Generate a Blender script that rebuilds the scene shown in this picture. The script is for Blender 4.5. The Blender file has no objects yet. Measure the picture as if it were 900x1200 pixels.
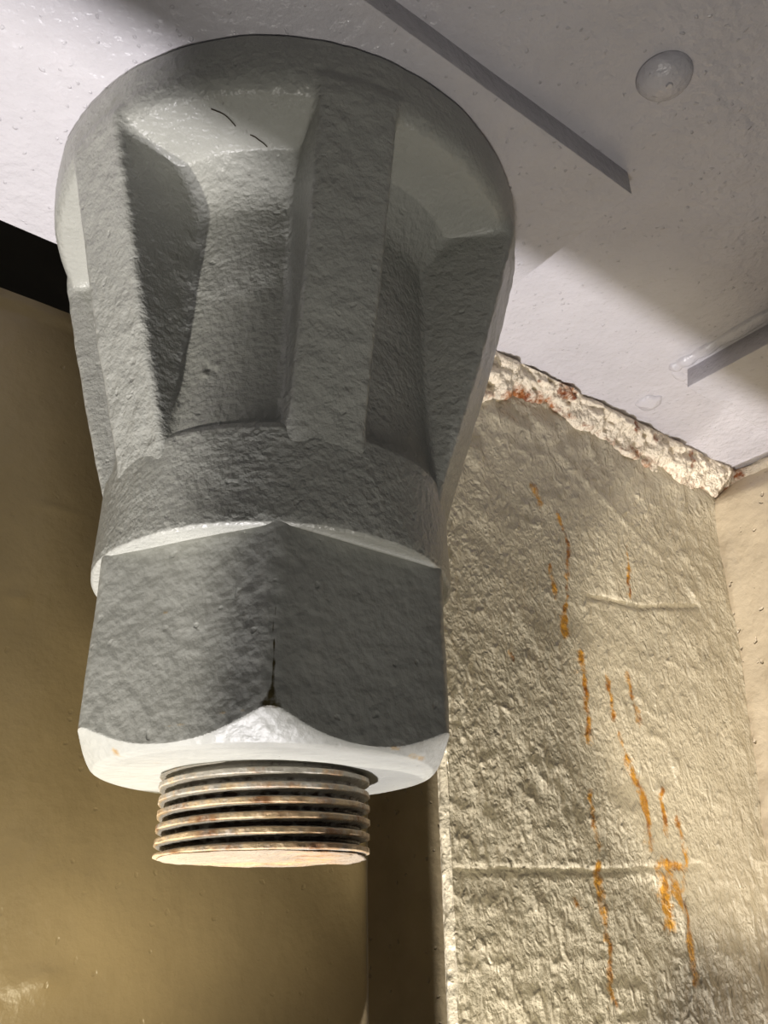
import bpy, bmesh, math, random
import numpy as np
from mathutils import Vector, Matrix, noise

random.seed(4)
U = 0.1                      # one drawing unit (the collar radius) = 10 cm
SC = bpy.context.scene
COL = SC.collection

# ------------------------------------------------------------------ camera
PIT, ROLL, YAW = .4598, -.0155, .0124
CAM = np.array([.5738, -4.5764, -1.7189])
F = np.array([math.sin(YAW)*math.cos(PIT), math.cos(YAW)*math.cos(PIT), math.sin(PIT)])
R0 = np.array([math.cos(YAW), -math.sin(YAW), 0.0])
U0 = np.cross(R0, F)
c_, s_ = math.cos(ROLL), math.sin(ROLL)
RR, UU = c_*R0 + s_*U0, -s_*R0 + c_*U0
cd = bpy.data.cameras.new('camera'); cam = bpy.data.objects.new('camera', cd); COL.objects.link(cam)
m = Matrix(((RR[0], UU[0], -F[0], CAM[0]*U), (RR[1], UU[1], -F[1], CAM[1]*U), (RR[2], UU[2], -F[2], CAM[2]*U), (0, 0, 0, 1)))
cam.matrix_world = m
cd.sensor_width = 36; cd.sensor_fit = 'AUTO'; cd.lens = 30.0; cd.clip_start = 0.01
SC.camera = cam

# frame of the steelwork: t runs along the bulkhead, n away from the viewer
TV = np.array([.8, .6, 0.]); NV = np.array([-.6, .8, 0.])
def W(t, n, z): return (t*TV[0]+n*NV[0], t*TV[1]+n*NV[1], z)

# ------------------------------------------------------------------ world, lights, exposure
w = bpy.data.worlds.new('world'); SC.world = w; w.use_nodes = True
w.node_tree.nodes['Background'].inputs[0].default_value = (.95, .97, 1.0, 1)
w.node_tree.nodes['Background'].inputs[1].default_value = .075
SC.view_settings.view_transform = 'Standard'; SC.view_settings.look = 'None'
SC.view_settings.gamma = 1; SC.view_settings.use_curve_mapping = False
SC.view_settings.exposure = 0.0

def lamp(name, kind, pos, target, power, color, size=.04, **kw):
    d = bpy.data.lights.new(name, kind); o = bpy.data.objects.new(name, d); COL.objects.link(o)
    p = Vector(pos)*U; o.location = p
    o.rotation_euler = (Vector(target)*U - p).to_track_quat('-Z', 'Y').to_euler()
    d.energy = power; d.color = color
    if kind == 'SPOT':
        d.shadow_soft_size = size; d.spot_size = math.radians(kw.get('cone', 60)); d.spot_blend = kw.get('blend', .3)
    elif kind == 'AREA':
        d.shape = 'DISK'; d.size = size
    return o
lamp('work_lamp', 'SPOT', W(-1.4, -.80, -10.5), W(1, .3, 1), 59, (.99, .955, .99), .010, cone=75, blend=.2)      # below, cut by the rim of the added blocker slab
lamp('left_fill', 'SPOT', W(-7.5, -.50, -9.0), W(0, .0, .5), 46, (1.0, .95, .88), .012, cone=60, blend=.2)         # added second source from further left, brightens the left faces
lamp('low_fill', 'SPOT', W(1.2, -1.8, -4.8), W(2.7, .4, -.3), 5.2, (1.0, .90, .68), .02, cone=50, blend=.5)         # added fill grazing the rough bulkhead
lamp('side_fill', 'SPOT', W(3.2, -3.6, -2.5), W(4.9, .4, .0), 7.0, (1.0, .90, .76), .03, cone=46, blend=.35)        # added fill on the rough bulkhead's far half
lamp('wall_fill', 'SPOT', W(-.9, -.4, -2.95), W(-.3, 1.65, -1.1), 2.5, (1.0, .88, .62), .06, cone=95, blend=1.0)    # added fill for the foot of the left bulkhead
lamp('upward_fill', 'SPOT', W(-1.0, -2.2, -4.9), W(.6, -2.2, 2.9), 5.8, (1.0, .95, .88), .05, cone=44, blend=.7)      # added soft fill aimed up at the near ceiling

# ------------------------------------------------------------------ helpers
def ob(name, me, parent=None, **props):
    o = bpy.data.objects.new(name, me); COL.objects.link(o)
    if parent: o.parent = parent
    for k, v in props.items(): o[k] = v
    return o
def pymesh(name, V, Fc, mat, smooth=True, attrs=None, normals=None):
    me = bpy.data.meshes.new(name)
    V = np.asarray(V, dtype=np.float64)*U
    me.from_pydata([tuple(v) for v in V], [], [tuple(map(int, f)) for f in Fc])
    me.materials.append(mat)
    if smooth: me.polygons.foreach_set('use_smooth', np.ones(len(me.polygons), bool))
    for k, a in (attrs or {}).items():
        at = me.attributes.new(k, 'FLOAT', 'POINT'); at.data.foreach_set('value', np.asarray(a, dtype=np.float32))
    if normals is not None: me.normals_split_custom_set_from_vertices([tuple(n) for n in normals])
    me.update()
    return me
def grid_faces(nu, nv, wrap=False, flip=False):
    i = np.arange(nu if wrap else nu-1)[:, None]; j = np.arange(nv-1)[None, :]
    a = i*nv+j; b = ((i+1) % nu)*nv+j
    f = np.stack([a, b, b+1, a+1], -1).reshape(-1, 4)
    return f[:, ::-1] if flip else f
def box_mesh(name, corners_t, corners_n, z0, z1, mat, bev=0.0, under=0.0):
    bm = bmesh.new()
    vs = []
    for z in (z0, z1):
        for (a, b) in ((0, 0), (1, 0), (1, 1), (0, 1)):
            p = W(corners_t[a] + (under if (a == 0 and z == z1) else 0), corners_n[b], z)
            vs.append(bm.verts.new(Vector(p)*U))
    for f in ((3, 2, 1, 0), (4, 5, 6, 7), (0, 1, 5, 4), (1, 2, 6, 5), (2, 3, 7, 6), (3, 0, 4, 7)):
        bm.faces.new([vs[i] for i in f])
    bmesh.ops.recalc_face_normals(bm, faces=bm.faces)
    if bev: bmesh.ops.bevel(bm, geom=list(bm.edges), offset=bev*U, segments=3, affect='EDGES', profile=.5)
    me = bpy.data.meshes.new(name); bm.to_mesh(me); bm.free(); me.materials.append(mat)
    me.polygons.foreach_set('use_smooth', np.ones(len(me.polygons), bool))
    me.set_sharp_from_angle(angle=math.radians(35))
    return me

# vectorised value noise
_rng = np.random.RandomState(7); _T = _rng.rand(32, 32, 32)
def vnoise(P, freq):
    Q = np.asarray(P)*freq + 100.0
    i = np.floor(Q).astype(int); f = Q-i; f = f*f*(3-2*f)
    r = 0
    for dx in (0, 1):
        for dy in (0, 1):
            for dz in (0, 1):
                wgt = (f[..., 0] if dx else 1-f[..., 0])*(f[..., 1] if dy else 1-f[..., 1])*(f[..., 2] if dz else 1-f[..., 2])
                r = r + wgt*_T[(i[..., 0]+dx) % 32, (i[..., 1]+dy) % 32, (i[..., 2]+dz) % 32]
    return r*2-1
def fbm(P, freq, octv=4, gain=.5):
    r = 0; a = 1
    for k in range(octv):
        r = r + a*vnoise(P + k*3.7, freq*2**k); a *= gain
    return r
def sstep(a, b, x):
    t = np.clip((x-a)/(b-a), 0, 1); return t*t*(3-2*t)

# ------------------------------------------------------------------ materials
def paint(name, base, *a, ridge=(), **k):
    mt = _paint(name, base, *a, **k)
    nt = mt.node_tree; N = nt.nodes; L = nt.links; bs = N['Principled BSDF']
    tc = [x for x in N if x.type == 'TEX_COORD'][0]
    for (sc, dist, det, zs) in ridge:
        mp = N.new('ShaderNodeMapping'); mp.inputs['Scale'].default_value = (1, 1, zs); L.new(tc.outputs['Object'], mp.inputs[0])
        n = N.new('ShaderNodeTexNoise'); n.noise_type = 'RIDGED_MULTIFRACTAL'; n.normalize = True; n.inputs['Scale'].default_value = sc/U; n.inputs['Detail'].default_value = det; n.inputs['Distortion'].default_value = .4
        L.new(mp.outputs[0], n.inputs['Vector'])
        b = N.new('ShaderNodeBump'); b.inputs['Distance'].default_value = dist*U; L.new(n.outputs['Fac'], b.inputs['Height'])
        if bs.inputs['Normal'].links: L.new(bs.inputs['Normal'].links[0].from_socket, b.inputs['Normal'])
        L.new(b.outputs[0], bs.inputs['Normal'])
    return mt
def _paint(name, base, rough=.38, spec=.5, layers=(), var=.06, stain=None, pits=0.0, stain_col=(.36, .15, .02), crev=None, coat=0.0, varscale=3.0, drops=0.0):
    """layers: (noise scale per unit, bump distance in units, detail)"""
    mt = bpy.data.materials.new(name); mt.use_nodes = True; nt = mt.node_tree; N = nt.nodes; L = nt.links
    bs = N['Principled BSDF']; tc = N.new('ShaderNodeTexCoord')
    bs.inputs['Roughness'].default_value = rough
    bs.inputs['Specular IOR Level'].default_value = spec
    bs.inputs['Coat Weight'].default_value = coat; bs.inputs['Coat Roughness'].default_value = .18
    nz = N.new('ShaderNodeTexNoise'); nz.inputs['Scale'].default_value = varscale/U; nz.inputs['Detail'].default_value = 5
    L.new(tc.outputs['Object'], nz.inputs['Vector'])
    cr = N.new('ShaderNodeMapRange'); cr.inputs[1].default_value = .3; cr.inputs[2].default_value = .7
    cr.inputs[3].default_value = 1-var; cr.inputs[4].default_value = 1+var
    L.new(nz.outputs['Fac'], cr.inputs[0])
    mx = N.new('ShaderNodeVectorMath'); mx.operation = 'SCALE'; mx.inputs[0].default_value = base
    L.new(cr.outputs[0], mx.inputs['Scale'])
    col = mx.outputs[0]
    if stain:
        at = N.new('ShaderNodeAttribute'); at.attribute_name = stain
        n2 = N.new('ShaderNodeTexNoise'); n2.inputs['Scale'].default_value = 16/U; n2.inputs['Detail'].default_value = 6; n2.inputs['Roughness'].default_value = .7
        L.new(tc.outputs['Object'], n2.inputs['Vector'])
        ad = N.new('ShaderNodeMath'); ad.operation = 'ADD'; L.new(at.outputs['Fac'], ad.inputs[0]); L.new(n2.outputs['Fac'], ad.inputs[1])
        mr = N.new('ShaderNodeMapRange'); mr.inputs[1].default_value = .88; mr.inputs[2].default_value = 1.14
        L.new(ad.outputs[0], mr.inputs[0])
        rmp = N.new('ShaderNodeMix'); rmp.data_type = 'RGBA'
        rmp.inputs[6].default_value = (*stain_col, 1); rmp.inputs[7].default_value = (stain_col[0]*.45, stain_col[1]*.3, stain_col[2]*.22, 1)
        L.new(cr.outputs[0], rmp.inputs[0])
        n3 = N.new('ShaderNodeTexNoise'); n3.inputs['Scale'].default_value = 7/U; L.new(tc.outputs['Object'], n3.inputs['Vector'])
        m3 = N.new('ShaderNodeMapRange'); m3.inputs[1].default_value = .45; m3.inputs[2].default_value = .68; L.new(n3.outputs['Fac'], m3.inputs[0]); L.new(m3.outputs[0], rmp.inputs[0])
        mm = N.new('ShaderNodeMix'); mm.data_type = 'RGBA'
        L.new(mr.outputs[0], mm.inputs[0]); L.new(col, mm.inputs[6]); L.new(rmp.outputs[2], mm.inputs[7])
        col = mm.outputs[2]
    if crev:     # dark dirt or bare metal where the attribute says
        at = N.new('ShaderNodeAttribute'); at.attribute_name = crev[0]
        n2 = N.new('ShaderNodeTexNoise'); n2.inputs['Scale'].default_value = 22/U; n2.inputs['Detail'].default_value = 4
        L.new(tc.outputs['Object'], n2.inputs['Vector'])
        ad = N.new('ShaderNodeMath'); ad.operation = 'ADD'; L.new(at.outputs['Fac'], ad.inputs[0]); L.new(n2.outputs['Fac'], ad.inputs[1])
        mr = N.new('ShaderNodeMapRange'); mr.inputs[1].default_value = .95; mr.inputs[2].default_value = 1.2
        L.new(ad.outputs[0], mr.inputs[0])
        mm = N.new('ShaderNodeMix'); mm.data_type = 'RGBA'; mm.inputs[7].default_value = (*crev[1], 1)
        L.new(mr.outputs[0], mm.inputs[0]); L.new(col, mm.inputs[6]); col = mm.outputs[2]
    L.new(col, bs.inputs['Base Color'])
    prev = None
    for (sc, dist, det) in layers:
        n = N.new('ShaderNodeTexNoise'); n.inputs['Scale'].default_value = sc/U; n.inputs['Detail'].default_value = det; n.inputs['Roughness'].default_value = .55
        L.new(tc.outputs['Object'], n.inputs['Vector'])
        b = N.new('ShaderNodeBump'); b.inputs['Distance'].default_value = dist*U; b.inputs['Strength'].default_value = 1
        L.new(n.outputs['Fac'], b.inputs['Height'])
        if prev: L.new(prev, b.inputs['Normal'])
        prev = b.outputs[0]
    for amount, scale, sign in ((pits, 11, -1), (drops, 17, 1)):
        if not amount: continue
        v = N.new('ShaderNodeTexVoronoi'); v.inputs['Scale'].default_value = scale/U; v.inputs['Randomness'].default_value = 1
        dn = N.new('ShaderNodeTexNoise'); dn.inputs['Scale'].default_value = 12/U
        L.new(tc.outputs['Object'], dn.inputs['Vector'])
        va = N.new('ShaderNodeVectorMath'); va.operation = 'MULTIPLY_ADD'; va.inputs[1].default_value = (.08*U,)*3
        L.new(dn.outputs['Color'], va.inputs[0]); L.new(tc.outputs['Object'], va.inputs[2]); L.new(va.outputs[0], v.inputs['Vector'])
        # only some cells carry a mark
        sp = N.new('ShaderNodeSeparateColor'); L.new(v.outputs['Color'], sp.inputs[0])
        gt = N.new('ShaderNodeMath'); gt.operation = 'GREATER_THAN'; gt.inputs[1].default_value = .78 if sign < 0 else .62; L.new(sp.outputs[0], gt.inputs[0])
        mr = N.new('ShaderNodeMapRange'); mr.inputs[1].default_value = .075; mr.inputs[2].default_value = .24; mr.inputs[3].default_value = 1; mr.inputs[4].default_value = 0
        mr.interpolation_type = 'SMOOTHSTEP'; L.new(v.outputs['Distance'], mr.inputs[0])
        mu = N.new('ShaderNodeMath'); mu.operation = 'MULTIPLY'; L.new(gt.outputs[0], mu.inputs[0]); L.new(mr.outputs[0], mu.inputs[1])
        b = N.new('ShaderNodeBump'); b.inputs['Distance'].default_value = amount*U*sign; b.inputs['Strength'].default_value = 1
        L.new(mu.outputs[0], b.inputs['Height'])
        if prev: L.new(prev, b.inputs['Normal'])
        prev = b.outputs[0]
    if prev: L.new(prev, bs.inputs['Normal'])
    return mt

GREY = (.385, .385, .345)
M_cast = paint('grey_cast_paint', GREY, .31, .5, [(6, .012, 3), (24, .012, 3)], pits=.004, var=.05, crev=('speck', (.02, .02, .018)))
M_rib = paint('grey_rough_paint', GREY, .31, .5, [(9, .018, 4), (26, .011, 3)], pits=.004, var=.05)
M_hex = paint('grey_hex_paint', GREY, .42, .35, [(4, .014, 3), (16, .007, 3)], pits=.003, var=.05, stain='rust', stain_col=(.5, .33, .1), crev=('seam', (.06, .045, .012)))
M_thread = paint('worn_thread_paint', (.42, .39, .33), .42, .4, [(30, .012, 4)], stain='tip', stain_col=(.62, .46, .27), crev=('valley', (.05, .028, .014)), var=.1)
M_end = paint('chalky_end_paint', (.39, .32, .235), .6, .3, [(6, .04, 4), (30, .02, 3)], stain='rust', stain_col=(.62, .40, .18), var=.12)
M_ceil = paint('lavender_grey_paint', (.56, .54, .565), .26, .5, [(2.2, .03, 3), (15, .017, 4)], drops=.0055, var=.04)
M_plate = paint('plate_paint', (.56, .54, .56), .26, .5, [(3, .025, 3), (15, .016, 4)], drops=.0055, var=.04)
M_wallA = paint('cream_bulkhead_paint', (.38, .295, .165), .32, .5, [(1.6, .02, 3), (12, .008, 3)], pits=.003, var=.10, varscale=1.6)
M_wallB = paint('cream_shaded_paint', (.50, .40, .23), .4, .5, [(2, .04, 3), (14, .01, 3)], pits=.015, var=.08)
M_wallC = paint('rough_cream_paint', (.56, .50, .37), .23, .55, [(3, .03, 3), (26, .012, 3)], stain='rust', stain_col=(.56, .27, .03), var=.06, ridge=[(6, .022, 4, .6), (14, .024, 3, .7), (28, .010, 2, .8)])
M_wallD = paint('smooth_cream_paint', (.54, .45, .315), .35, .5, [(2, .04, 3), (14, .01, 3)], pits=.02, var=.05)
M_bead = paint('flaky_weld_paint', (.86, .76, .60), .40, .45, [(11, .05, 5), (30, .02, 3)], stain='rust', stain_col=(.38, .13, .03), var=.1)
M_dark = paint('void_shade_colour', (.16, .14, .11), .7, .2, [(3, .03, 3)])  # dark base colour paints in the shade of the recess
M_blocker = paint('blocker_steel', (.10, .095, .085), .6, .3, [(3, .03, 3)])
M_hair = paint('dark_fibre', (.06, .045, .03), .6, .3)

# ------------------------------------------------------------------ setting
CZ = 2.89
def slab_grid(name, t0, t1, n0, n1, z, mat, step, amp, freq, kind, thick=.25, parent=None, attrs=None):
    """ceiling slab: gently uneven underside with sides and top closed"""
    T = np.linspace(t0, t1, max(2, int((t1-t0)/step))); Nn = np.linspace(n0, n1, max(2, int((n1-n0)/step)))
    TT, NN = np.meshgrid(T, Nn, indexing='ij')
    P = np.stack([TT, NN, np.zeros_like(TT)], -1)
    Z = z + amp*fbm(P, freq, 3)
    X = TT*TV[0]+NN*NV[0]; Y = TT*TV[1]+NN*NV[1]
    V = np.stack([X, Y, Z], -1).reshape(-1, 3)
    nu, nv = TT.shape
    fcs = grid_faces(nu, nv, flip=True).tolist()
    V = V.tolist(); base = len(V)
    V += [W(t0, n0, z+thick), W(t1, n0, z+thick), W(t1, n1, z+thick), W(t0, n1, z+thick)]
    fcs.append([base, base+1, base+2, base+3])
    fcs.append([i*nv for i in range(nu)] + [base+1, base])
    fcs.append([(nu-1)*nv+j for j in range(nv)] + [base+2, base+1])
    fcs.append([i*nv+nv-1 for i in range(nu-1, -1, -1)] + [base+3, base+2])
    fcs.append([j for j in range(nv-1, -1, -1)] + [base, base+3])
    me = pymesh(name, V, fcs, mat)
    me.set_sharp_from_angle(angle=math.radians(40))
    return me
ob('ceiling', slab_grid('ceiling', -6, 8.5, -7, 1.22, CZ, M_ceil, .09, .010, 1.1, 'structure'), kind='structure')
# roof and wall behind the opening, their dark colour standing in for shade
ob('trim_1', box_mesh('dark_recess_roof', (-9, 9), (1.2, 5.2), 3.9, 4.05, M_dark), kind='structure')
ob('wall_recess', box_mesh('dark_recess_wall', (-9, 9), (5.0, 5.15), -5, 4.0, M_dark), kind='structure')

# bulkhead A (left)
def wall_panel(name, t0, t1, z0, z1, n, mat, step, amp, freq, thick=.12, extra=None, attrs=None, lip=0.0):
    T = np.linspace(t0, t1, int((t1-t0)/step)+2); Z = np.linspace(z0, z1, int((z1-z0)/step)+2)
    TT, ZZ = np.meshgrid(T, Z, indexing='ij')
    P = np.stack([TT, ZZ*1.0, np.zeros_like(TT)+n], -1)
    D = amp*fbm(P, freq, 4)
    if extra is not None: D = D + extra(TT, ZZ, P)
    NN = n - D
    X = TT*TV[0]+NN*NV[0]; Y = TT*TV[1]+NN*NV[1]
    V = np.stack([X, Y, ZZ], -1).reshape(-1, 3)
    nu, nv = TT.shape
    fcs = grid_faces(nu, nv).tolist(); V = V.tolist(); b = len(V)
    for t, z in ((t0, z0), (t1, z0), (t1, z1), (t0, z1)): V.append(W(t, n+thick, z))
    fcs.append([b+3, b+2, b+1, b])
    fcs.append([b, b+1]+[i*nv for i in range(nu-1, -1, -1)])
    fcs.append([b+1, b+2]+[(nu-1)*nv+j for j in range(nv-1, -1, -1)])
    fcs.append([b+2, b+3]+[i*nv+nv-1 for i in range(nu)])
    fcs.append([b+3, b]+[j for j in range(nv)])
    A = {}
    if attrs:
        for k, fn in attrs.items(): A[k] = np.concatenate([fn(TT, ZZ, P).reshape(-1), np.zeros(4)])
    me = pymesh(name, V, fcs, mat, attrs=A); me.set_sharp_from_angle(angle=math.radians(60))
    return me
def a_extra(T, Z, P):
    # raised weld lip along the top edge and a few blisters low on the left
    e = .05*sstep(2.50, 2.54, Z + .02*vnoise(P, 6))
    e += .035*np.exp(-((T+.48)**2/.02+(Z+1.93)**2/.006))
    e += .03*np.abs(vnoise(P, 1.7))*np.exp(-((T+.5)**2/.3+(Z+1.5)**2/.25))
    e += .02*np.exp(-((T+.98)**2/.004+(Z-.3)**2/.0015)) + .015*np.exp(-((T+.86)**2/.02+(Z-1.0)**2/.0008))
    e -= .05*sstep(1.84, 1.90, T)
    return e
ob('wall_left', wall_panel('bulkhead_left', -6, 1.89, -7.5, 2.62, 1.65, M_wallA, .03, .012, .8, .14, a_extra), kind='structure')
ob('wall_back', wall_panel('bulkhead_back', 1.9, 7.5, -5, 2.85, 3.1, M_wallB, .12, .015, .9, .1), kind='structure')

# bulkhead C (right, rough and rusty); traces of rust as (t, z) polylines
CN = .40
STREAKS = [([(2.71, 1.75), (2.8, 1.59)], .030), ([(3.02, 1.56), (3.09, 1.4), (3.13, 1.25)], .022), ([(2.88, 1.05), (2.87, 0.76)], .022),
           ([(3.13, 1.25), (3.04, 0.79), (2.95, 0.44)], .026), ([(3.09, 0.32), (3.1, -0.06), (3.1, -0.4)], .032), ([(3.43, 0.16), (3.4, -0.16)], .024),
           ([(3.46, -0.3), (3.61, -0.61), (3.66, -0.93), (3.62, -1.14)], .036), ([(3.02, -0.76), (3.02, -1.15)], .028),
           ([(3.01, -1.29), (3.01, -1.6), (3.02, -1.82), (3.01, -2.16)], .034), ([(2.29, 0.18), (2.31, 0.14)], .018), ([(3.92, -0.69), (3.91, -1.01)], .03),
           ([(4.09, -0.91), (4.12, -1.26)], .032), ([(3.64, -1.26), (4.1, -1.28)], .035), ([(3.69, -1.29), (3.73, -1.54), (3.77, -1.69)], .05),
           ([(4.04, -1.29), (3.94, -1.48), (3.97, -1.72), (3.98, -2.06)], .036), ([(3.82, -1.3), (3.91, -1.57)], .05), ([(2.72, -1.52), (2.74, -1.56)], .014),
           ([(3.96, 1.5), (3.91, 0.98)], .018), ([(3.69, 0.24), (3.76, -0.18)], .03)]
def seg_dist(T, Z, pts):
    best = np.full(T.shape, 9.0)
    for (a, b), (c, d) in zip(pts[:-1], pts[1:]):
        ux, uz = c-a, d-b; l2 = ux*ux+uz*uz
        s = np.clip(((T-a)*ux+(Z-b)*uz)/l2, 0, 1)
        best = np.minimum(best, np.hypot(T-a-s*ux, Z-b-s*uz))
    return best
def c_rust(T, Z, P):
    r = np.zeros(T.shape)
    jt = .03*vnoise(P, 5) + .022*vnoise(P, 13)
    for pts, wd in STREAKS:
        d = seg_dist(T+jt, Z, pts)
        r = np.maximum(r, (.62+.22*vnoise(P, 6)+.14*vnoise(P, 17))*np.exp(-(d/(wd*2.0))**2))
        r = np.maximum(r, (.34+.16*vnoise(P, 9))*np.exp(-(d/(wd*4.5))**2))
    return r
def seamd(T, Z, pts, wd):
    return np.exp(-(seg_dist(T, Z, pts)/wd)**2)
def c_extra(T, Z, P):
    ridg = 1-np.abs(vnoise(P*np.array([1.6, 1.0, 1.0]), 5.5)); ridg2 = 1-np.abs(vnoise(P*np.array([1.2, 1., 1.]), 12.0))
    patch = sstep(-.25, .5, vnoise(P, 1.3)+.25)
    e = (.012*ridg**4 + .006*ridg2**3)*patch
    lump = sstep(.25, .75, vnoise(P, 3.1)); e += .03*lump*sstep(3.0, 3.6, T)*sstep(-.4, .6, vnoise(P, .9))
    # welded seams
    e += .007*seamd(T, Z+.02*vnoise(P, 3), [(1.5, -1.31), (2.8, -1.28), (4.4, -1.2)], .045)*(.2+.6*ridg2)*.6
    e -= .016*seamd(T, Z+.02*vnoise(P, 4), [(1.5, -1.36), (2.8, -1.33), (4.3, -1.26)], .02)
    e -= .03*seamd(T, Z+.015*vnoise(P, 4), [(3.33, .87), (4.1, .93), (4.95, 1.12)], .02)
    e += .016*seamd(T, Z+.03*vnoise(P, 3), [(3.1, 2.2), (3.7, 1.9), (4.6, 1.45), (5.2, 1.0)], .035)*ridg
    e += .05*np.exp(-((T-3.9)/.09)**2-((Z+1.6)/.12)**2)*ridg
    e -= .07*np.exp(-((T-3.99)/.035)**2-((Z+1.50)/.05)**2)
    # roughness grows towards the top weld
    e += .05*sstep(2.0, 2.45, Z)*(vnoise(P, 7)*.5+.5)
    e += .02*sstep(.5, 1, vnoise(P, 4.3))
    return e
ob('wall_right', wall_panel('bulkhead_right', 1.60, 6.9, -5.2, 2.86, CN, M_wallC, .022, .018, 1.0, .10, c_extra, {'rust': c_rust}), kind='structure')

# panel D turning towards the viewer, its weld seam leans a little
cor_z = np.array([-5, -2, -.834, -.218, .799, 1.528, 2.44, 2.6, 2.89]); cor_t = np.array([5.0, 5.2, 5.36, 5.47, 5.56, 5.58, 5.62, 5.8, 6.05])
def panel_D():
    Z = np.linspace(-5.2, 2.88, 160); S = np.linspace(0, 3.4, 60)
    ZZ, SS = np.meshgrid(Z, S, indexing='ij')
    T0 = np.interp(ZZ, cor_z, cor_t)
    P = np.stack([ZZ, SS, np.zeros_like(ZZ)+9], -1)
    D = .02*fbm(P, 1.2, 3) + .05*np.exp(-((SS-.10)/.05)**2)*(.6+.6*vnoise(P, 5))
    T = T0 + .02*SS - D; NN = CN - SS + .03
    V = np.stack([T*TV[0]+NN*NV[0], T*TV[1]+NN*NV[1], ZZ], -1).reshape(-1, 3)
    # thickness
    T2 = T + .12
    V2 = np.stack([T2*TV[0]+NN*NV[0], T2*TV[1]+NN*NV[1], ZZ], -1).reshape(-1, 3)
    nu, nv = ZZ.shape; f = grid_faces(nu, nv).tolist(); n0 = len(V); g = (grid_faces(nu, nv, flip=True)+n0).tolist()
    side = [[i, i+1, n0+i+1, n0+i] for i in range(nv-1)] + [[n0+(nu-1)*nv+i, n0+(nu-1)*nv+i+1, (nu-1)*nv+i+1, (nu-1)*nv+i] for i in range(nv-1)]
    side += [[i*nv+nv-1, (i+1)*nv+nv-1, n0+(i+1)*nv+nv-1, n0+i*nv+nv-1] for i in range(nu-1)]
    return pymesh('bulkhead_side', np.concatenate([V, V2]), f+g+side, M_wallD)
ob('wall_side', panel_D(), kind='structure')

# weld bead along the top of bulkhead C
def bead_path():
    zt = np.array([1.4, 2.07, 2.58, 3.14, 3.73, 4.51, 5.62, 6.1]); zl = np.array([2.25, 2.31, 2.56, 2.60, 2.53, 2.47, 2.46, 2.55])
    Tn = np.linspace(1.60, 6.05, 520); K = 26
    V = []; rust = []
    TT, KK = np.meshgrid(Tn, np.linspace(0, 1, K), indexing='ij')
    lo = np.interp(TT, zt, zl); 
    zz = lo + (CZ+.01-lo)*KK
    nn = CN + .05 - (CN+.05-.25)*KK**.8
    P = np.stack([TT, zz, nn], -1)
    bul = .07*np.sin(np.pi*KK)**.6
    rough = .045*vnoise(P*np.array([1, 2.2, 1]), 5) + .03*vnoise(P*np.array([1, 1.8, 1]), 13) + .016*vnoise(P, 27)
    fade = np.clip(np.minimum(KK*9, (1-KK)*9), 0, 1)
    nn = nn - (bul + rough)*fade - .02
    zz = zz - (rough*.6)*fade + .035*vnoise(P, 3)*(1-KK)
    zz = np.minimum(zz, CZ+.02)
    V = np.stack([TT*TV[0]+nn*NV[0], TT*TV[1]+nn*NV[1], zz], -1)
    low = np.exp(-((KK-.16)/.13)**2)*.20 + .22*sstep(.1, .55, vnoise(P, 3.1)) * (1-KK)
    ru = .28 + low + .34*sstep(.45, .85, vnoise(P, 6.5)) - .05 + .22*np.exp(-((KK-.97)/.03)**2)*sstep(-.1, .5, vnoise(P, 4.4)) + .3*sstep(5.75, 6.0, TT)
    nu, nv = TT.shape
    return V.reshape(-1, 3), grid_faces(nu, nv), ru.reshape(-1)
V, f, ru = bead_path()
me = pymesh('top_weld', V, f, M_bead, attrs={'rust': ru})
ob('trim_2', me, kind='structure')
# short weld across the top of panel D
def bead_D():
    S = np.linspace(-.1, 3.3, 260); K = 12
    SS, KK = np.meshgrid(S, np.linspace(0, 1, K), indexing='ij')
    zz = 2.70 + (CZ+.01-2.70)*KK; n = CN-SS
    t = np.interp(zz, cor_z, cor_t) - .18*np.sin(np.pi*np.minimum(KK*1.0, 1))**.7*.5 - .14*KK + .08
    P = np.stack([SS, zz, t], -1)
    t = t + .04*vnoise(P, 6) + .02*vnoise(P, 15)
    V = np.stack([t*TV[0]+n*NV[0], t*TV[1]+n*NV[1], zz], -1).reshape(-1, 3)
    ru = .1+.35*sstep(0, .6, vnoise(P, 4)) + .4*np.exp(-((SS-.12)/.18)**2)
    return pymesh('side_weld', V, grid_faces(*SS.shape, flip=False), M_bead, attrs={'rust': ru.reshape(-1)})
ob('trim_3', bead_D(), kind='structure')
# bright weld-rounded edge of bulkhead C
def edge_C():
    Z = np.linspace(-5.2, 2.3, 420); K = 9
    ZZ, KK = np.meshgrid(Z, np.linspace(0, 1, K), indexing='ij')
    a = KK*math.pi
    t = 1.605 - .03*np.sin(a); n = CN+.10-.10*KK - .004
    P = np.stack([t, n, ZZ], -1)
    t = t - .018*(vnoise(P, 7)+.5*vnoise(P, 16))
    V = np.stack([t*TV[0]+n*NV[0], t*TV[1]+n*NV[1], ZZ], -1).reshape(-1, 3)
    return pymesh('edge_weld', V, grid_faces(*ZZ.shape, flip=True), M_wallC, attrs={'rust': np.zeros(ZZ.size)})
ob('trim_4', edge_C(), kind='structure')
# unseen blocker slabs added below the viewer; their straight rim cuts the lamp light
ob('floor', box_mesh('blocker_slab', (-2.8, 9), (-9, -.83), -5.3, -5.15, M_blocker), kind='structure')  # added light blocker rather than a floor of the place
ob('trim_6', box_mesh('blocker_step', (-9, -2.8), (-9, -.555), -5.3, -5.15, M_blocker), kind='structure')  # added offset in the blocker rim, cuts the light from the left

# blocker added just below the view to shade the left bulkhead
ob('trim_5', box_mesh('blocker_ledge', (-6, 1.45), (.40, 1.70), -3.15, -3.0, M_blocker), kind='structure')

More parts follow.
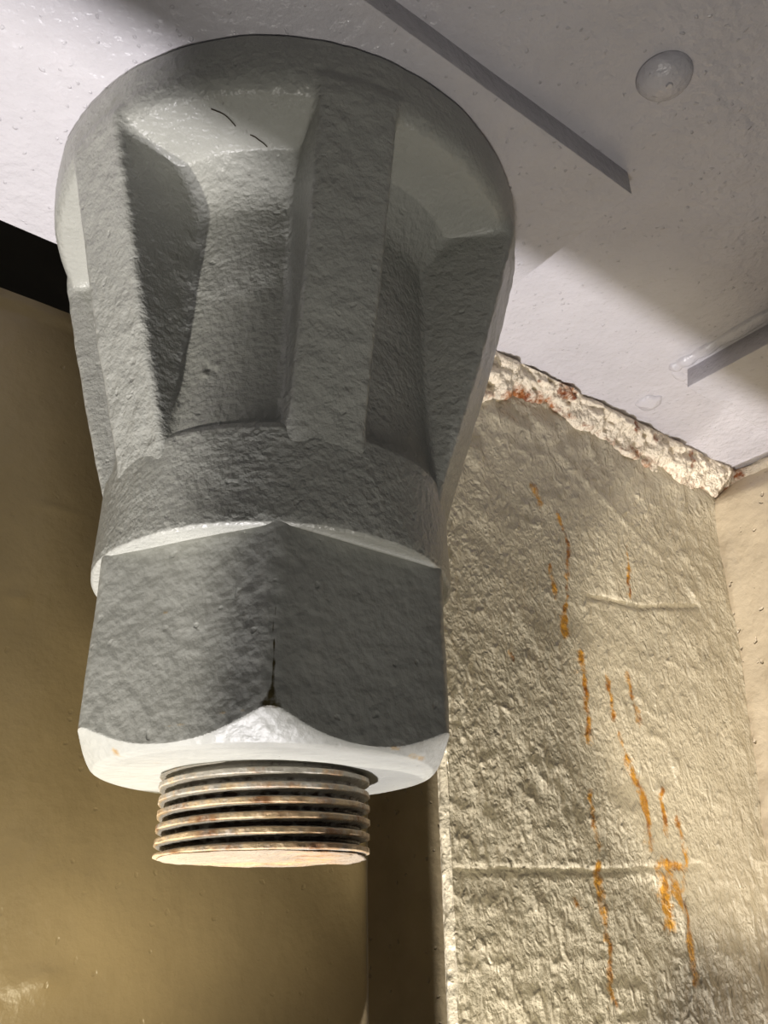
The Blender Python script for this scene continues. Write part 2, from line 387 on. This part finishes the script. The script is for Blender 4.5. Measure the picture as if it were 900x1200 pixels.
# ------------------------------------------------------------------ plates and studs on the ceiling
o = ob('mounting_plate', box_mesh('mounting_plate', (-5.5, 1.60), (-1.725, 1.0), 2.69, CZ+.02, M_plate, bev=.005))
# its measured near corner: t = 1.59, n = -1.71
o['label'] = 'large square-cornered pale plate on the ceiling, directly above the grey fitting'; o['category'] = 'plate'
o = ob('doubler_plate', box_mesh('doubler_plate', (3.80, 6.8), (-4.2, -.60), 2.66, CZ+.02, M_ceil, bev=.010, under=.07))
# irregular weld at the doubler's near edge
def blob_strip(name, pts, wd, hgt, mat, seed):
    """lumpy bead lying on the ceiling along (t, n) points"""
    pts = np.array(pts); L = np.r_[0, np.cumsum(np.hypot(*np.diff(pts, axis=0).T))]
    s = np.linspace(0, L[-1], int(L[-1]/.012)); c = np.stack([np.interp(s, L, pts[:, 0]), np.interp(s, L, pts[:, 1])], -1)
    tg = np.gradient(c, axis=0); tg /= np.hypot(*tg.T)[:, None]; nr = np.stack([-tg[:, 1], tg[:, 0]], -1)
    K = 11; k = np.linspace(-1, 1, K)
    mod = .72+.28*np.abs(np.sin(s*13+seed+2*np.sin(s*4)))
    endf = np.clip(np.minimum(s, L[-1]-s)/.06, .05, 1)**.5
    wv = wd*mod*endf
    TN = c[:, None, :] + nr[:, None, :]*(wv[:, None, None]*k[None, :, None])
    Z = CZ - hgt*np.sqrt(np.clip(1-k**2, 0, 1))[None, :]*mod[:, None]*endf[:, None] + .008
    P = np.stack([TN[..., 0], TN[..., 1], Z], -1); Z = Z + .012*vnoise(P, 9)*(1-k**2)[None]
    V = np.stack([TN[..., 0]*TV[0]+TN[..., 1]*NV[0], TN[..., 0]*TV[1]+TN[..., 1]*NV[1], Z], -1).reshape(-1, 3)
    return pymesh(name, V, grid_faces(len(s), K, flip=False), mat)
o['label'] = 'thick pale plate end with a shaded side at the right edge of the ceiling'; o['category'] = 'plate'
o2 = ob('weld_bead', blob_strip('weld_bead', [(3.74, -.50), (3.74, -.9), (3.74, -1.5), (3.74, -2.6)], .085, .06, M_ceil, 1), o)
o3 = ob('weld_bead', blob_strip('weld_bead', [(3.78, -.50), (4.3, -.50), (5.2, -.48), (6.5, -.48)], .06, .03, M_ceil, 2), o)

def stud(name, t, n, r, h, label, lumpy=0.0, mat=M_ceil):
    K, S = 14, 48
    V = [(0, 0, -h)]; fcs = []
    for k in range(1, K+1):
        q = k/K; rr = r*math.sin(q*math.pi/2)*(1 if q < .93 else 1.03); zz = -h*math.cos(q*math.pi/2)
        for j in range(S):
            a = 2*math.pi*j/S
            g = 1+lumpy*noise.noise(Vector((math.cos(a)*1.7, math.sin(a)*1.7, n)))
            dz = 1+lumpy*1.3*noise.noise(Vector((rr*9*math.cos(a), rr*9*math.sin(a), 3.3)))
            V.append((rr*g*math.cos(a), rr*g*math.sin(a), zz*dz))
    for j in range(S): fcs.append((0, 1+(j+1) % S, 1+j))
    for k in range(K-1):
        for j in range(S):
            a = 1+k*S+j; b = 1+k*S+(j+1) % S; fcs.append((a, b, b+S, a+S))
    fcs.append([1+(K-1)*S+j for j in range(S)])
    me = pymesh(name, V, fcs, mat)
    e = ob(name, me); e.location = Vector(W(t, n, CZ+.004))*U
    e['label'] = label; e['category'] = 'rivet'
    return e
rv = stud('rivet', 1.19, -2.325, .165, .10, 'round domed rivet head on the ceiling near the upper right corner')
bm = bmesh.new()
bmesh.ops.create_cone(bm, cap_ends=True, segments=40, radius1=.016*U, radius2=.024*U, depth=.016*U)
me = bpy.data.meshes.new('center_mark'); bm.to_mesh(me); bm.free(); me.materials.append(M_ceil)
cm = bpy.data.objects.new('center_mark', me); COL.objects.link(cm); cm.parent = rv; cm.location = (.01*U, -.01*U, -.102*U)
stud('weld_blob', 4.04, -.05, .13, .05, 'low lumpy weld blob on the ceiling beside the shaded plate end', .22)

# ------------------------------------------------------------------ the fitting
root = bpy.data.objects.new('pipe_fitting', None); COL.objects.link(root); root.location = (0, 0, CZ*U*0+2.69*U)
root['label'] = 'heavy grey-painted ribbed fitting with hex nut and threaded end hanging from the ceiling'; root['category'] = 'pipe fitting'
OFF = np.array([0, 0, -2.69])
def part(name, me, **kw):
    o = ob(name, me, root, **kw); o.location = (0, 0, -2.69*U); return o

RIBS = [-10+60*k for k in range(6)]
def smin(a, b, k):
    h = np.clip(.5+.5*(b-a)/k, 0, 1); return b*(1-h)+a*h - k*h*(1-h)
def smax(a, b, k): return -smin(-a, -b, k)
def body_sdf(r, th, z):
    x = r*np.cos(th); y = r*np.sin(th)
    core = r-(.955+.02*sstep(.9, .5, z))
    core = smax(core, z-2.8, .01)
    # flange: bowl underside and rolled rim
    zu = 2.20 + .17*sstep(.93, 1.24, r) - .06*sstep(1.22, 1.5, r)
    rim = 1.562 - .03*sstep(2.62, 2.26, z) - .022*sstep(2.672, 2.684, z)
    fl = smax(r-rim, (zu-z)*.95, .12)
    d = smin(core, fl, .24)
    for a in RIBS:
        ar = math.radians(a); ca, sa = math.cos(ar), math.sin(ar)
        u = x*ca+y*sa; v = -x*sa+y*ca
        out = 1.0+.315*(z-.5)-.030*np.clip(z-1.3, 0, 9)**2
        out = np.minimum(out, 1.54)
        wd = .200+.012*(z-.5)
        rb = smax((u-out)*.95, np.abs(v)-wd-.02*np.clip(1.25-u, 0, 1)*.5, .05)
        rb = smax(smax(rb, -u, .01), z-2.41, .04)
        rb = smax(rb, .2-z, .02)
        d = smin(d, rb, .055)
    return d
CHIP = (-.273, -.915, .939)
SPECKS = [(.766, -.57, .929), (.805, -.659, 2.27), (.90, -.886, 2.33), (.88, -.74, 2.28)]
def body_mesh():
    # azimuth samples, denser over the rib flanks
    th = []
    base = np.linspace(0, 60, 97)[:-1]           # degrees from rib centre
    dens = lambda x: 1+2.2*np.exp(-((np.abs(x-30)-20)/4.5)**2)   # x = angle from mid-gap
    xs = np.linspace(0, 60, 2001); cum = np.r_[0, np.cumsum(dens((xs[:-1]+xs[1:])/2))]; cum /= cum[-1]
    loc = np.interp(np.linspace(0, 1, 171)[:-1], cum, xs)
    th = np.radians(np.concatenate([a+loc for a in RIBS[0:1]+[RIBS[0]+60*k for k in range(1, 6)]]))
    zs = np.concatenate([np.linspace(.36, .62, 20)[:-1], np.linspace(.62, 2.05, 95)[:-1], np.linspace(2.05, 2.55, 110)[:-1], np.linspace(2.55, 2.66, 10)[:-1], np.linspace(2.66, 2.69, 10)])
    TH, ZZ = np.meshgrid(th, zs, indexing='ij')
    R = np.full(TH.shape, 1.75)
    for it in range(70):
        d = body_sdf(R, TH, ZZ); R = R - np.clip(d, -.05, .05)*.6
    P = np.stack([R*np.cos(TH), R*np.sin(TH), ZZ], -1)
    ribby = np.zeros(TH.shape)
    for a in RIBS:
        dd = (np.degrees(TH)-a+180) % 360-180
        ribby = np.maximum(ribby, (np.abs(dd) < 15))
    R = R + .006*fbm(P, 3.2, 3) + .004*vnoise(P, 14)*ribby
    cx, cy, cz = CHIP
    dc = np.sqrt((P[..., 0]-cx)**2+(P[..., 1]-cy)**2+(P[..., 2]-cz)**2)
    R = R + np.exp(-(dc/.045)**2)*(.05*vnoise(P, 33)+.012)
    X, Y = R*np.cos(TH), R*np.sin(TH)
    V = np.stack([X, Y, ZZ], -1)
    speck = np.zeros(TH.shape)
    for (sx, sy, sz) in SPECKS:
        speck = np.maximum(speck, .8*np.exp(-(((V[..., 0]-sx)**2+(V[..., 1]-sy)**2+(V[..., 2]-sz)**2)/.014**2)))
    # normals
    du = np.roll(V, -1, 0)-np.roll(V, 1, 0); dv = np.gradient(V, axis=1)
    Nn = np.cross(du, dv); Nn /= np.linalg.norm(Nn, axis=-1, keepdims=True)+1e-12
    nu, nv = TH.shape
    F4 = grid_faces(nu, nv, wrap=True)
    # classify faces
    fi = (F4[:, 0]//nv); fj = F4[:, 0] % nv
    thc = np.degrees(th)[fi]+.2; zc = zs[fj]; Rf = R.reshape(-1)[F4].mean(1)
    lab = np.zeros(len(F4), int)                 # 0 body
    lab[zc > 2.62] = 1
    lab[(Rf > 1.02) & (zc > 2.12)] = 1            # flange
    zu = 2.20+.17*sstep(.93, 1.24, Rf)-.06*sstep(1.22, 1.5, Rf)
    for k, a in enumerate(RIBS):
        dd = (thc-a+180) % 360-180
        lim = np.degrees(np.arcsin(np.clip(.235/Rf, 0, 1)))
        lab[(np.abs(dd) < lim) & (Rf > .975) & (zc > .36) & (zc < zu + .02)] = 2+k
    return V.reshape(-1, 3), F4, Nn.reshape(-1, 3), lab, speck.reshape(-1)
V, F4, Nn, lab, speck = body_mesh()
def submesh(name, sel, mat):
    f = F4[sel]; used = np.unique(f); mp = np.full(len(V), -1); mp[used] = np.arange(len(used))
    return pymesh(name, V[used], mp[f], mat, normals=Nn[used], attrs={'speck': speck[used]})
part('body', submesh('body', lab == 0, M_cast))
part('flange', submesh('flange', lab == 1, M_cast))
for k in range(6):
    part('rib', submesh('rib', lab == 2+k, M_rib))

def lathe_like(name, th, prof_fn, npf, mat, amp=.004, attrs=None, cap=False, capz=None):
    """prof_fn(theta array, k array 0..1) -> r, z"""
    TH, KK = np.meshgrid(th, np.linspace(0, 1, npf), indexing='ij')
    R, Z = prof_fn(TH, KK)
    P = np.stack([R*np.cos(TH), R*np.sin(TH), Z], -1)
    Z0 = Z
    R = R + amp*fbm(P, 3.5, 3)*np.clip(R*4, 0, 1)
    X, Y = R*np.cos(TH), R*np.sin(TH)
    Vv = np.stack([X, Y, Z], -1).reshape(-1, 3)
    A = {k: fn(TH, Z0, R, P).reshape(-1) for k, fn in (attrs or {}).items()}
    return pymesh(name, Vv, grid_faces(len(th), npf, wrap=True, flip=True), mat, attrs=A)
def polyprof(pts, n_sub=None, rad=0):
    pts = np.array(pts, float); L = np.r_[0, np.cumsum(np.hypot(*np.diff(pts, axis=0).T))]; L /= L[-1]
    return lambda k: (np.interp(k, L, pts[:, 0]), np.interp(k, L, pts[:, 1]))
th_r = np.linspace(0, 2*math.pi, 361)[:-1]
pp = polyprof([(.93, .585), (.965, .575), (.985, .56), (1.0, .53), (1.0, .2), (1.003, .05), (1.0, .012), (.985, 0), (.95, .0), (.80, .002)])
me = lathe_like('collar', th_r, lambda T, K: pp(K), 150, M_cast, .005)
me.set_sharp_from_angle(angle=math.radians(50)); part('collar', me)

HA = -82.7
def hexr(T, ap):
    a = (np.degrees(T)-HA+30+720) % 60-30         # from nearest corner
    r = ap/np.cos(np.radians(30-np.abs(a)))
    return smin(r, np.full_like(r, 1.0), .012)
hp = polyprof([(1.02, .03), (1.02, -.80), (1.008, -.84), (.955, -.89), (.90, -.945), (.865, -.975), (.82, -.985), (.50, -.985), (.46, -.985)])
thh = np.radians(np.sort(np.concatenate([np.linspace(0, 360, 481)[:-1]] + [HA+60*k+np.linspace(-2.5, 2.5, 12)+360 for k in range(-0, 6)]) % 360))
def hexprof(T, K):
    r, z = hp(K); hr = hexr(T, .880)
    return np.minimum(r, hr + 0*z), z
def hex_rust(T, Z, R, P):
    a = np.degrees(T) % 360
    g = np.zeros(T.shape)
    for az, z0, sa, sz, am in ((-150, -.84, 16, .02, .42), (-112, -.89, 9, .014, .38), (-92, -.86, 8, .012, .34), (-133, -.96, 4, .03, .46), (-42, -.955, 6, .018, .48), (-30, -.965, 9, .02, .5), (-152, -.7, 3, .2, .4), (-118, -.35, 2, .02, .42)):
        d = (a-az+180) % 360-180
        g = np.maximum(g, (am+.06)*np.exp(-(d/sa)**2-((Z-z0)/sz)**2))
    return g
def hex_seam(T, Z, R, P):
    d = ((np.degrees(T)-HA+180) % 360-180) + .5*vnoise(P, 8)
    wd = .22+ .5*sstep(-.45, -.8, Z) + 3.0*sstep(-.76, -.845, Z)
    return .75*np.exp(-(d/wd)**2)*sstep(-.20, -.5, Z)*sstep(-.875, -.845, Z)
me = lathe_like('hex_nut', thh, hexprof, 260, M_hex, .004, {'rust': hex_rust, 'seam': hex_seam})
me.set_sharp_from_angle(angle=math.radians(22)); part('hex_nut', me)

# threaded stub: a true helical thread, worn crests
PITCH = .0655; ZT0, ZT1 = -.975, -1.375
def thread_mesh():
    nth, nz = 240, 150
    th = np.linspace(0, 2*math.pi, nth+1)[:-1]
    TH, KK = np.meshgrid(th, np.linspace(0, 1, nz), indexing='ij')
    Z = ZT0+(ZT1-ZT0)*KK
    ph = ((Z-TH/(2*math.pi)*PITCH)/PITCH) % 1.0
    tri = 1-np.abs(ph*2-1)                        # 1 at crest
    prof = sstep(.12, .72, tri)
    P = np.stack([.5*np.cos(TH), .5*np.sin(TH), Z], -1)
    fade = sstep(.0, .06, KK)*sstep(1.0, .985, KK)
    crest = .535+.006*vnoise(P, 9)+.004*vnoise(P, 25)
    root_ = .482
    R = root_+(crest-root_)*prof*np.clip(fade+.25, 0, 1)
    V = np.stack([R*np.cos(TH), R*np.sin(TH), Z], -1).reshape(-1, 3)
    tip = sstep(.5, .85, prof)*.56*(.7+.4*sstep(.1, .6, KK)) + .14*vnoise(P, 6)*prof
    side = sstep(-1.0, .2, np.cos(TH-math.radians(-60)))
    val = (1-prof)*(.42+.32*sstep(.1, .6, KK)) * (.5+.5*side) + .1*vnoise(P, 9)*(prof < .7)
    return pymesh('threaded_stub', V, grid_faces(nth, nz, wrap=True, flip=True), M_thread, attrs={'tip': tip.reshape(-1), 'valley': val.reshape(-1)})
part('threaded_stub', thread_mesh())
def end_mesh():
    th = np.linspace(0, 2*math.pi, 181)[:-1]; K = 36
    TH, KK = np.meshgrid(th, np.linspace(0, 1, K), indexing='ij')
    R = np.where(KK < .08, .50+KK/.08*.02, .52*(1-(KK-.08)/.92)) ; 
    P = np.stack([R*np.cos(TH), R*np.sin(TH), 0*R], -1)
    R = R*(1+.012*vnoise(P, 12))
    Z = ZT1+.012 - .014*sstep(0, .08, KK) - .006*sstep(.1, 1, KK) + .006*fbm(P, 5, 3)
    V = np.stack([R*np.cos(TH), R*np.sin(TH), Z], -1).reshape(-1, 3)
    ru = .30 + .26*vnoise(P, 3.5)
    return pymesh('stub_end', V, grid_faces(len(th), K, wrap=True, flip=True), M_end, attrs={'rust': ru.reshape(-1)})
part('stub_end', end_mesh(), label='chalky stained flat end of the thread')

# two stray fibres stuck to the painted bowl of the flange
from mathutils.bvhtree import BVHTree
bvh = BVHTree.FromPolygons([tuple(v) for v in V], [tuple(int(i) for i in q) for q in F4])
def fibre(pts, label):
    P = []
    for (x, y) in pts:
        h = bvh.ray_cast(Vector((x, y, 1.0)), Vector((0, 0, 1)))
        z = h[0].z if h[0] is not None else 2.3
        P.append(Vector((x, y, z-.004)))
    cu = bpy.data.curves.new('fibre', 'CURVE'); cu.dimensions = '3D'; cu.bevel_depth = .0032*U; cu.bevel_resolution = 2
    sp = cu.splines.new('NURBS'); sp.points.add(len(P)-1); sp.use_endpoint_u = True; sp.order_u = 3
    for p, q in zip(sp.points, P): p.co = (q.x*U, q.y*U, q.z*U, 1)
    cu.materials.append(M_hair)
    tmp = bpy.data.objects.new('fibre', cu); COL.objects.link(tmp)
    me = bpy.data.meshes.new_from_object(tmp.evaluated_get(bpy.context.evaluated_depsgraph_get()))
    bpy.data.objects.remove(tmp); bpy.data.curves.remove(cu)
    o = ob('fibre', me); o['label'] = label; o['category'] = 'fibre'; o['group'] = 'stray fibres on the flange'
fibre([(-.293, -1.387), (-.26, -1.372), (-.229, -1.355), (-.20, -1.32), (-.176, -1.277)], 'upper of two thin dark fibres stuck in the paint under the flange')
fibre([(-.103, -1.22), (-.08, -1.21), (-.06, -1.186), (-.035, -1.165), (-.017, -1.139)], 'lower of two thin dark fibres stuck in the paint under the flange')
